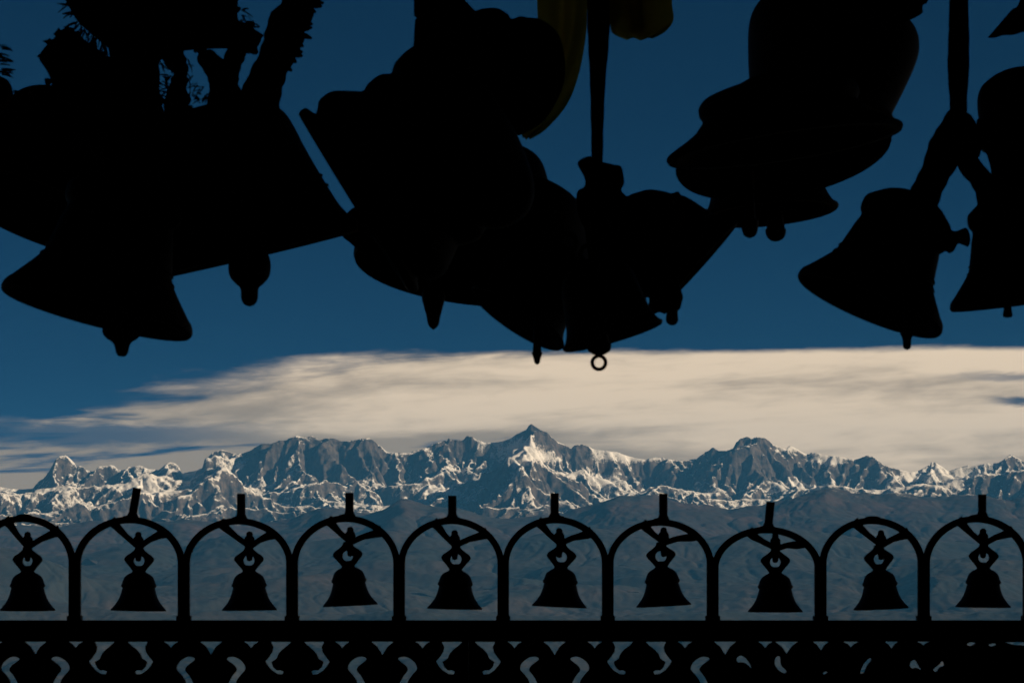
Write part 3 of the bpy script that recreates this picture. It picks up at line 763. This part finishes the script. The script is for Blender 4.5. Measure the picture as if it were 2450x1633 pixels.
# cloth bundle hiding the right edge
t = cloth_thing('cloth_bundle', 2420, 430, 4.25, 'dark bundle of tied cloth at the right edge above the half cut bell', 'cloth', 'cloths tied among the bells')
pillow('knot', [(2338, 285), (2372, 290), (2420, 280), (2500, 300), (2520, 480), (2460, 540), (2400, 520), (2368, 470), (2372, 420), (2364, 380), (2352, 350), (2342, 320)], 4.25, BROWN_CLOTH, .06, t, .2, 8)
t = cloth_thing('cloth_bundle', 855, 550, 4.3, 'scrap of cloth wedged between the big straight sided bell and the banded bell', 'cloth', 'cloths tied among the bells')
pillow('knot', [(832, 508), (860, 494), (905, 520), (905, 590), (880, 606), (857, 598), (838, 581), (820, 566), (815, 540)], 4.32, BROWN_CLOTH, .03, t, .1, 41)
# post cloth above the upper stepped bell
t = cloth_thing('hanging_strap', 1045, 120, 4.1, 'broad strap above the upper stepped bell, left of centre', 'strap', 'straps holding up the bells')
ribbon('band', [(1043, TOP, 54), (1044, 0, 54), (1044, 60, 52), (1046, 180, 60), (1060, 260, 50)], 4.12, BROWN_CLOTH, .3, .6, parent=t, seed=9)
pillow('fold', [(1085, -20), (1104, -2), (1100, 12), (1090, 24), (1100, 34), (1130, 28), (1160, 20), (1190, 20), (1215, 34), (1226, 46), (1262, 42), (1300, 56), (1280, 140), (1180, 190), (1090, 140), (1060, 60)], 4.16, BROWN_CLOTH, .04, t, .2, 10)
pillow('knot', [(1228, 46), (1262, 42), (1300, 50), (1334, 80), (1350, 130), (1351, 190), (1330, 246), (1302, 288), (1262, 316), (1225, 327), (1195, 318), (1150, 260), (1150, 120)], 4.1, BROWN_CLOTH, .06, t, .15, 11)
# olive scarf behind
t = cloth_thing('gauze_scarf', 1330, 200, 4.3, 'olive yellow gauze scarf hanging behind the upper stepped bell', 'scarf', 'yellow gauze scarves')
sheet('drape', [(1345, TOP, 60), (1345, 0, 60), (1345, 90, 56), (1330, 180, 54), (1306, 250, 50), (1276, 308, 30), (1260, 332, 8)], 4.3, OLIVE_CLOTH, 1.4, .012, t, seed=2)
sheet('pleat', [(1306, TOP, 22), (1306, 0, 20), (1316, 80, 22), (1310, 180, 20), (1290, 260, 16)], 4.34, OLIVE_CLOTH, 1.5, .008, t, m=10, seed=5)
t = cloth_thing('gauze_scarf', 1530, 60, 4.3, 'short dark olive scarf end just right of the thin centre strap', 'scarf', 'yellow gauze scarves')
sheet('drape', [(1500, TOP, 95), (1522, -40, 84), (1530, 10, 78), (1535, 50, 76), (1528, 78, 62), (1530, 94, 30)], 4.3, OLIVE_CLOTH, 1.6, .012, t, seed=1)
sheet('pleat', [(1480, TOP, 60), (1490, 0, 52), (1505, 60, 46), (1520, 88, 30)], 4.33, OLIVE_CLOTH, 2.0, .010, t, m=14, seed=4)
t = cloth_thing('gauze_scarf', 2425, 50, 4.3, 'pointed scarf corner at the upper right edge', 'scarf', 'yellow gauze scarves')
pillow('drape', [(2364, 89), (2382, 76), (2398, 71), (2410, 60), (2424, 48), (2429, 32), (2436, 16), (2444, -6), (2452, -40), (2462, -120), (2470, TOP), (2560, TOP), (2540, 60), (2480, 72), (2448, 77), (2424, 84), (2400, 85), (2380, 91)], 4.3, BROWN_CLOTH, .015, t, .2, 15)
# cloth on top of the big right bell
t = cloth_thing('hanging_strap', 2010, 20, 4.15, 'thick cloth sling above the big right stepped bell', 'strap', 'straps holding up the bells')
pillow('sling', [(1880, TOP), (2230, TOP), (2225, -30), (2208, 14), (2202, 36), (2130, 60), (2065, 26), (2050, 10), (2045, -10), (2040, 40), (1960, 60), (1900, 20), (1888, -10)], 4.18, BROWN_CLOTH, .05, t, .2, 16)
# tangle of cloth, tinsel and straps at the upper left
t = cloth_thing('hanging_strap', 320, 250, 4.0, 'broad dark strap running straight up at upper left above the lowest bell', 'strap', 'straps holding up the bells')
ribbon('band', [(318, TOP, 60), (318, 0, 60), (320, 120, 56), (320, 240, 56), (318, 360, 70), (310, 430, 60)], 4.0, BROWN_CLOTH, .3, 1.2, parent=t, seed=17)
t = cloth_thing('cloth_bundle', 180, 180, 4.1, 'crumpled cloth bundle at upper left, left of the broad strap', 'cloth', 'cloths tied among the bells')
pillow('knot', [(93, 138), (108, 112), (128, 92), (146, 72), (164, 67), (182, 76), (204, 96), (230, 114), (252, 132), (268, 140), (300, 180), (300, 280), (220, 320), (130, 300), (100, 262), (98, 240), (108, 218), (124, 202), (112, 170)], 4.1, BROWN_CLOTH, .06, t, .35, 19)
rnd = random.Random(78)
for x, y, r_ in [(100, 134, 11), (118, 100, 12), (140, 76, 11), (164, 70, 10), (116, 196, 10), (108, 226, 12), (104, 252, 10), (186, 82, 9), (224, 110, 10), (248, 130, 9)]:
    k = rnd.randint(6, 8); out = []
    for i in range(k):
        a_ = 2 * math.pi * i / k + rnd.uniform(-.25, .25); q_ = r_ * rnd.uniform(.55, 1.35)
        out.append((x + q_ * math.cos(a_), y + q_ * math.sin(a_)))
    pillow('tatter', out, 4.08, BROWN_CLOTH, .008, t, .2, int(x), 3, 4)
t = cloth_thing('frayed_cloth', 220, 40, 4.2, 'frayed grey cloth hanging over the crumpled bundle at upper left', 'cloth', 'cloths tied among the bells')
pillow('drape', [(100, TOP), (300, TOP), (310, 20), (300, 110), (266, 118), (240, 100), (212, 76), (186, 52), (170, 26), (156, 0), (140, -40)], 4.2, BROWN_CLOTH, .015, t, .2, 20)
threads('fringe', [(160, 12, 170), (172, 34, 165), (184, 52, 150), (198, 66, 110), (214, 80, 100), (230, 92, 95), (246, 102, 90), (260, 112, 90), (190, 60, 120), (206, 74, 105), (222, 86, 100), (250, 106, 95)], 4.2, BROWN_CLOTH, t, 30, 30, 21)
t = cloth_thing('cloth_bundle', 480, 60, 4.15, 'wide cloth bundle hanging between the broad strap and the leafy tassel', 'cloth', 'cloths tied among the bells')
pillow('knot', [(360, TOP), (580, TOP), (572, -40), (568, 30), (574, 52), (592, 56), (612, 72), (626, 92), (614, 116), (602, 128), (590, 128), (566, 124), (545, 117), (485, 118), (430, 122), (374, 118), (350, 40)], 4.15, BROWN_CLOTH, .05, t, .3, 22)
ribbon('tail', [(415, 100, 20), (424, 140, 22), (432, 170, 17), (426, 205, 22), (420, 240, 26), (430, 290, 40)], 4.15, BROWN_CLOTH, .6, 2.5, parent=t, seed=23)
ribbon('tail', [(478, 110, 16), (492, 135, 22), (516, 165, 28), (530, 200, 30), (522, 240, 26), (520, 300, 40)], 4.13, BROWN_CLOTH, .6, 1.2, parent=t, seed=24)
ribbon('tail', [(572, 110, 24), (560, 140, 24), (548, 170, 26), (546, 210, 26), (560, 260, 40), (560, 320, 60)], 4.14, BROWN_CLOTH, .6, 1.2, parent=t, seed=25)
ribbon('tail', [(385, 110, 14), (372, 150, 10), (374, 190, 9), (368, 230, 12), (372, 290, 30)], 4.16, BROWN_CLOTH, .6, 1.0, parent=t, seed=26)
threads('fringe', [(386, 130, 40), (400, 158, 60), (392, 190, 30), (440, 160, 80), (456, 188, 120), (480, 214, 150), (410, 214, 170), (452, 224, 80), (576, 30, 0)], 4.14, ROPE, t, 34, 60, 27)
threads('fringe', [(300, 118, 60), (380, 150, 20), (374, 200, 10), (384, 226, 30), (406, 180, 170), (448, 150, 60), (470, 200, 170), (478, 232, 200), (498, 232, 150), (440, 232, 80), (560, 20, 0), (576, 44, -20), (600, 60, -30)], 4.13, BROWN_CLOTH, t, 20, 70, 51)
pillow('tatter', [(372, 118), (392, 112), (410, 120), (404, 140), (418, 150), (408, 168), (396, 158), (388, 142), (376, 146)], 4.13, BROWN_CLOTH, .01, t, .2, 52)
pillow('tatter', [(424, 150), (440, 142), (446, 160), (440, 176), (452, 190), (446, 214), (458, 240), (436, 262), (414, 250), (420, 220), (414, 196)], 4.12, BROWN_CLOTH, .015, t, .2, 53)
pillow('tatter', [(368, 200), (380, 206), (384, 226), (394, 240), (380, 262), (364, 250)], 4.13, BROWN_CLOTH, .01, t, .2, 54)
rnd = random.Random(77)
for x, y, r_ in [(568, 22, 12), (600, 62, 12), (618, 84, 11), (606, 122, 11), (556, 126, 9), (398, 126, 12), (372, 132, 9), (468, 122, 9), (450, 262, 12), (380, 256, 11), (544, 158, 9), (522, 148, 9)]:
    k = rnd.randint(6, 8); out = []
    for i in range(k):
        a_ = 2 * math.pi * i / k + rnd.uniform(-.25, .25); q_ = r_ * rnd.uniform(.55, 1.35)
        out.append((x + q_ * math.cos(a_), y + q_ * math.sin(a_)))
    pillow('tatter', out, 4.13 + rnd.uniform(-.02, .02), BROWN_CLOTH, .008, t, .2, int(x), 3, 4)
t = cloth_thing('leafy_tassel', 690, 90, 4.1, 'shaggy slanting tassel at upper left, spiky along its right side', 'tassel')
ribbon('core', [(716, TOP, 44), (714, 0, 40), (690, 50, 46), (676, 100, 46), (650, 160, 42), (628, 215, 46), (612, 280, 60), (610, 360, 60)], 4.1, BROWN_CLOTH, .7, 2.0, parent=t, seed=28)
rnd = random.Random(31)
for k, (x, y, a, l) in enumerate([(748, 2, 10, 26), (738, 22, 20, 18), (728, 30, -10, 20), (722, 56, 0, 26), (718, 84, 12, 28), (708, 100, 30, 20), (712, 62, 20, 22), (690, 142, 15, 20), (688, 150, -25, 22), (694, 130, 40, 12), (740, 8, -30, 30), (756, -8, 5, 34), (744, 14, 0, 26), (724, 72, -20, 24), (700, 120, 8, 24), (684, 160, 30, 16), (704, 132, 0, 20)]):
    pts = [P(x - 14 * math.cos(R(a)), y - 14 * math.sin(R(a)), 4.1), P(x, y, 4.1), P(x + l * .5 * math.cos(R(a)), y + l * .5 * math.sin(R(a)), 4.105), P(x + l * math.cos(R(a)), y + l * math.sin(R(a)) + 2, 4.1)]
    mb = MB(); u = 4.1 / FPX; mb.tube(pts, [7 * u, 5.5 * u, 7.5 * u, 3 * u], 7, .5)
    o = mb.build('leaf', BROWN_CLOTH); o.parent = t; o.matrix_parent_inverse = Matrix.Translation(-t.location)
t = cloth_thing('cloth_bundle', 0, 225, 4.3, 'small round knot at the left edge of the picture', 'cloth', 'cloths tied among the bells')
pillow('knot', [(-60, 180), (-20, 184), (4, 186), (20, 194), (30, 214), (28, 238), (16, 256), (-10, 280), (-60, 300)], 4.3, BROWN_CLOTH, .05, t, .2, 33)
threads('fringe', [(0, 112, 0), (0, 140, 5), (0, 150, 0), (2, 166, 0), (4, 176, 5), (30, 222, 2), (60, 224, 2), (-4, 130, 0)], 4.3, ROPE, t, 32, 12, 34)
# beam above the frame
mb = MB(); zb = P(0, TOP + 20, 4.2).z
mb.box(-4.29, 4.29, 3.75, 4.75, zb, zb + .28)
tag(mb.build('roof_beam', WOOD, smooth=False), 'heavy timber beam the bells hang from', kind='structure')

# ------------------------------------------------------------------ iron railing
RY = 6.0; RS = RY / FPX        # metres per photograph pixel at the railing
def railing():
    root = empty('iron_railing', P(CX, 1533, RY), 'black iron railing of round arches over a scrollwork panel', 'railing')
    def own(o):
        o.parent = root; o.matrix_parent_inverse = Matrix.Translation(-root.location); return o
    mb = MB(); a, b = P(-1300, 1533, RY), P(3750, 1483, RY)
    mb.box(a.x, b.x, RY - .022, RY + .022, a.z, b.z)
    own(mb.build('rail', IRON, smooth=False))
    posts = [-830, -576, -322, -68, 179, 440, 699, 955, 1204, 1454, 1705, 1963, 2210, 2462, 2716, 2970, 3224]
    apex = [1236, 1233, 1235, 1231, 1234, 1237, 1231, 1236, 1234, 1240, 1258, 1236, 1232, 1235, 1233, 1236]
    stub = [(-703, 1180, 0), (-449, 1181, 0), (-195, 1180, 0), None, (326, 1167, 2), (577, 1180, 0), (836, 1178, 0), (1082, 1185, 0), (1327, 1179, 0), (1587, 1180, 0), (1843, 1200, 1), None, (2350, 1182, 0), (2589, 1180, 0), (2843, 1182, 0), (3097, 1180, 0)]
    split = [1330, 1330, 1330, 1330, 1325, 1330, 1331, 1330, 1330, 1332, 1346, 1330, 1330, 1330, 1330, 1330, 1330]
    bellx = [(-700, 1457, 0), (-446, 1457, 0), (-192, 1457, 0), (66, 1460, 0), (331, 1460, 1), (597, 1459, -.6), (838, 1448, -2.8), (1088, 1456, 1.4), (1338, 1451, 2.6), (1588, 1449, -3.2), (1855, 1463, 0), (2108, 1456, -2.6), (2352, 1452, .6), (2592, 1457, 0), (2846, 1457, 0), (3100, 1457, 0)]
    for i, x in enumerate(posts):
        mb = MB()
        w = 13.0
        p, q = P(x - w, 1483, RY), P(x + w, split[i], RY)
        mb.box(p.x, q.x, RY - .010, RY + .010, p.z - .001, q.z)
        # small flare at the foot
        p, q = P(x - 17, 1483, RY), P(x + 17, 1472, RY)
        mb.box(p.x, q.x, RY - .013, RY + .013, p.z - .001, q.z)
        own(mb.build('post', IRON, smooth=False))
    for i in range(16):
        x0, x1 = posts[i] + 6, posts[i + 1] - 6
        xc, rx = (x0 + x1) / 2, (x1 - x0) / 2
        ya = apex[i] + 9; ys = 1345 if i != 10 else 1356
        pts = []
        for k in range(41):
            th_ = math.pi * k / 40
            # rounded arch, a little flatter than a circle at the crown
            cx_ = -math.cos(th_); sy_ = math.sin(th_) ** 1.06
            pts.append(P(xc + rx * cx_, ys - (ys - ya) * sy_, RY))
        pts = [P(x0, 1482, RY)] + pts + [P(x1, 1482, RY)]
        mb = MB(); mb.tube(pts, 8.0 * RS, 4, 1.1, square=True)
        own(mb.build('arch', IRON, smooth=False))
        # crown lump and stub
        mb = MB(); mb.ball(P(xc + 2, apex[i] + 6, RY), 14 * RS, 12, 8, (1.6, .8, .62))
        own(mb.build('crown_boss', IRON))
        if stub[i]:
            sx_, sy_, lean = stub[i]
            mb = MB(); mb.tube([P(sx_ - lean * 4.5, apex[i] + 8, RY), P(sx_ - lean * 4, apex[i] - 4, RY), P(sx_ + lean * 1, sy_, RY)], [15 * RS, 10.5 * RS, 10.5 * RS], 4, .9, square=True) if False else None
            mb = MB(); mb.tube([P(sx_ - lean * 4.5, apex[i] + 6, RY), P(sx_ - lean * 4, apex[i] - 8, RY), P(sx_ + lean * 1, sy_, RY)], [17 * RS, 10.2 * RS, 10.2 * RS], 8, .9)
            own(mb.build('spike', IRON, smooth=False))
        # V bracket
        bx, by, _ = bellx[i]
        hx, hy = bx, by - 163
        lx, ly = xc - 34, apex[i] + 20; r2x, r2y = xc + 74, apex[i] + 42
        mb = MB(); mb.tube([P(hx, hy + 10, RY), P((hx + lx) / 2 - 2, (hy + ly) / 2 + 6, RY), P(lx + 3, ly + 4, RY), P(lx - 10, ly - 10, RY)], [7.2 * RS, 7.2 * RS, 10 * RS, 13 * RS], 8, .9)
        own(mb.build('bracket_arm', IRON))
        mb = MB(); mb.tube([P(hx, hy + 12, RY), P((hx + r2x) / 2, (hy + r2y) / 2 + 4, RY), P(r2x - 3, r2y + 3, RY), P(r2x + 14, r2y - 4, RY)], [7.2 * RS, 7.2 * RS, 10 * RS, 15 * RS], 8, .9)
        own(mb.build('bracket_arm', IRON))
        mb = MB(); mb.lathe([(a * RS, b * RS) for a, b in [(0, 26), (5, 25), (8, 20), (8, 15), (12, 10), (13, 2), (12, -5), (8, -8), (7, -22), (8, -34), (6, -44), (0, -46)]], 16, closed=False)
        o = own(mb.build('hook', IRON)); o.matrix_parent_inverse = Matrix(); o.location = P(hx, hy, RY) - root.location
    return root, bellx[3:13]
rail_root, bellx = railing()

def small_bell(label):
    root = empty('railing_bell', (0, 0, 0), label, 'bell', 'small bells hanging in the railing arches')
    # measured in photograph pixels from the mouth centre
    out = [(65, 0), (65.5, 3), (60, 9), (53, 18), (47, 28), (42.5, 40), (40, 50), (39, 55), (41.5, 57), (42, 62), (40, 65), (38.5, 70), (34, 80), (26, 87), (17, 92), (13, 97), (0, 99)]
    pr = [(a * RS, b * RS) for a, b in catmull(out, 3)]
    inn = [(max(a - 5 * RS, 0), max(b - 5 * RS, 1 * RS)) for a, b in pr]
    mb = MB(); mb.lathe([p for p in pr if p[0] > .2 * RS] + [(.3 * RS, 99 * RS), (.3 * RS, 94 * RS)] + [p for p in reversed(inn) if p[0] > .5 * RS], 40)
    mb.build('body', IRON, root, angle=.6)
    # lozenge shaped loop with a round eye
    n = 28; vs, fs = [], []
    lo = [(-14, 93), (-22, 104), (-33, 117), (-35, 124), (-30, 131), (-20, 138), (-11, 146), (-8, 153), (8, 153), (11, 146), (20, 138), (30, 131), (35, 124), (33, 117), (22, 104), (14, 93)]
    q = catmull(lo, 3); q = q[:-1] if False else q
    m = len(q)
    eye = []
    for x, z in q:
        an = math.atan2(z - 119, x); eye.append((13 * math.cos(an), 119 + 13 * math.sin(an)))
    for d in (-6, 6):
        vs += [(x * RS, d * RS, z * RS) for x, z in q]; vs += [(x * RS, d * RS, z * RS) for x, z in eye]
    for k in range(m):
        l = (k + 1) % m
        fs += [(k, l, m + l, m + k), (2 * m + k, 3 * m + k, 3 * m + l, 2 * m + l), (k, 2 * m + k, 2 * m + l, l), (m + k, m + l, 3 * m + l, 3 * m + k)]
    link_mesh('loop', vs, fs, IRON, root, smooth=False)
    mb = MB(); mb.tube([(0, 0, 84 * RS), (0, 0, 30 * RS), (0, 0, 12 * RS), (0, 0, 6 * RS)], [2 * RS, 2 * RS, 8 * RS, 2 * RS], 8)
    mb.build('clapper', IRON, root)
    return root
proto = small_bell('x')
where = ['small bell in the railing arch cut by the left edge', 'small bell in the leftmost whole arch, under the leaning spike', 'small bell in the third arch from the left edge', 'small bell in the fourth arch from the left, mouth rising right',
         'small bell in the fifth arch from the left', 'small bell in the arch below the ringed bell, mouth dipping right', 'small bell in the fourth arch from the right edge, mouth rising right', 'small bell in the lowest arch, the one with a shortened top',
         'small bell in the right hand arch without a spike', 'small bell in the arch at the right edge of the picture']
for i, (x, y, rot) in enumerate(bellx):
    if i == 0: o = proto
    else:
        o = proto.copy(); COL.objects.link(o)
        for ch in proto.children:
            c = ch.copy(); COL.objects.link(c); c.parent = o
    o['label'] = where[i]
    o.location = P(x, y, RY); o.rotation_euler = (0, R(rot), R((i * 37) % 11 - 5))

# scrollwork panel below the rail: pierced plates
def panel_plate(x0, x1, y0, y1, holes, name='scroll_panel'):
    cu = bpy.data.curves.new(name, 'CURVE'); cu.dimensions = '2D'; cu.fill_mode = 'BOTH'; cu.extrude = .007
    def spl(pts):
        s = cu.splines.new('POLY'); s.points.add(len(pts) - 1); s.use_cyclic_u = True
        for p, (x, y) in zip(s.points, pts): p.co = ((x - CX) * RS, (HY - y) * RS, 0, 1)
    spl([(x0, y0), (x1, y0), (x1, y1), (x0, y1)])
    for h, sm in holes: spl(catmull(h, 4, True) if sm else h)
    tmp = bpy.data.objects.new('tmp', cu); COL.objects.link(tmp)
    dg = bpy.context.evaluated_depsgraph_get(); dg.update()
    me = bpy.data.meshes.new_from_object(tmp.evaluated_get(dg)); me.name = name
    bpy.data.objects.remove(tmp); bpy.data.curves.remove(cu)
    me.materials.clear(); me.materials.append(IRON)
    o = bpy.data.objects.new(name, me); COL.objects.link(o)
    o.rotation_euler = (R(90), 0, 0); o.location = (0, RY, CAMZ)
    o.parent = rail_root; o.matrix_parent_inverse = Matrix.Translation(-rail_root.location)
    return o
def tri(cx, w, d, y=1533.5):
    """gap between two scroll tops just under the rail"""
    return ([(cx - w, y), (cx + w, y), (cx + w * .45, y + d * .38), (cx + w * .10, y + d * .85), (cx, y + d), (cx - w * .10, y + d * .85), (cx - w * .45, y + d * .38)], False)
def bud(cx, s=1.0):
    """the pair of long openings either side of a bud: left one, mirrored for right"""
    L_ = [(-64, 1534), (-15, 1534), (-24, 1543), (-36, 1552), (-45, 1562), (-50, 1574), (-62, 1582), (-58, 1594), (-50, 1602), (-40, 1602), (-33, 1605), (-36, 1612), (-48, 1611), (-62, 1602), (-72, 1590), (-77, 1581), (-68, 1570), (-60, 1558), (-58, 1546)]
    return [([(cx + x * s, y) for x, y in L_], False), ([(cx - x * s, y) for x, y in reversed(L_)], False)]
def lobe(cx, k=1.0):
    """the pair of hooked openings round a heart shaped lobe"""
    L_ = [(-42, 1571), (-38, 1576), (-46, 1583), (-57, 1592), (-61, 1602), (-52, 1614), (-44, 1628), (-41, 1640), (-58, 1640), (-62, 1626), (-72, 1612), (-82, 1600), (-80, 1588), (-70, 1577), (-56, 1570)]
    return [([(cx + x * k, y) for x, y in L_], True), ([(cx - x * k, y) for x, y in reversed(L_)], True)]
def scroll_panels():
    y0, y1 = 1520, 1800
    units = []
    lobes = [85, 505, 915, 1327, 1735]; buds = [290, 712, 1121, 1530, 1940]
    allh = []
    for i, c in enumerate(lobes):
        allh.append(tri(c, 27 if c < 1800 else 22, 32 if c < 2000 else 14))
        if c < 1700: allh += lobe(c)
        elif c < 2000:
            allh.append(lobe(c)[0])
            allh.append(([(c + 27, 1574), (c + 36, 1567), (c + 46, 1571), (c + 56, 1582), (c + 63, 1597), (c + 50, 1586), (c + 40, 1583), (c + 30, 1583)], True))
        else: allh.append(([(c - 86, 1608), (c - 82, 1594), (c - 72, 1580), (c - 60, 1573), (c - 57, 1578), (c - 70, 1590), (c - 78, 1608)], True))
        for g in (c - 96, c + 96): allh.append(tri(g, 18, 16))
    for c in buds:
        if c < 1800: allh += bud(c, 1.0)
        else:
            allh.append(tri(c - 58, 28, 30)); allh.append(tri(c + 24, 20, 22))
            allh.append(([(c - 84, 1571), (c - 74, 1570), (c - 71, 1590), (c - 58, 1604), (c - 64, 1609), (c - 79, 1600), (c - 87, 1586)], True))
            allh.append(([(c + 28, 1609), (c + 34, 1605), (c + 40, 1607), (c + 33, 1612)], True))
    allh += [([(2176, 1590), (2180, 1580), (2190, 1578), (2198, 1592), (2204, 1601), (2192, 1596), (2182, 1598)], True), ([(2232, 1600), (2246, 1588), (2254, 1580), (2259, 1590), (2248, 1596), (2240, 1606)], True),
             tri(2036, 20, 14), tri(2133, 17, 18), tri(2209, 16, 10), ([(2058, 1609), (2062, 1594), (2070, 1582), (2080, 1573), (2085, 1578), (2074, 1592), (2067, 1608)], True),
             ([(2312, 1540), (2322, 1535), (2334, 1538), (2322, 1544)], True), ([(2364, 1541), (2376, 1538), (2384, 1541), (2372, 1545)], True), ([(2404, 1535), (2452, 1535), (2452, 1543), (2424, 1541)], False)]
    def holes_between(xa, xb):
        return [h for h in allh if xa < sum(p[0] for p in h[0]) / len(h[0]) < xb]
    cuts = [-1300, -330, 290, 712, 1121, 1530, 1940, 2300, 2650, 3750]
    for a, b in zip(cuts[:-1], cuts[1:]):
        hs = holes_between(a, b)
        panel_plate(a + .15, b - .15, y0, y1, hs)
scroll_panels()
mb = MB(); a, b = P(-1300, 1840, RY), P(3750, 1800, RY)
mb.box(a.x, b.x, RY - .02, RY + .02, a.z, b.z - .0005)
o = mb.build('rail', IRON, smooth=False); o.parent = rail_root; o.matrix_parent_inverse = Matrix.Translation(-rail_root.location)
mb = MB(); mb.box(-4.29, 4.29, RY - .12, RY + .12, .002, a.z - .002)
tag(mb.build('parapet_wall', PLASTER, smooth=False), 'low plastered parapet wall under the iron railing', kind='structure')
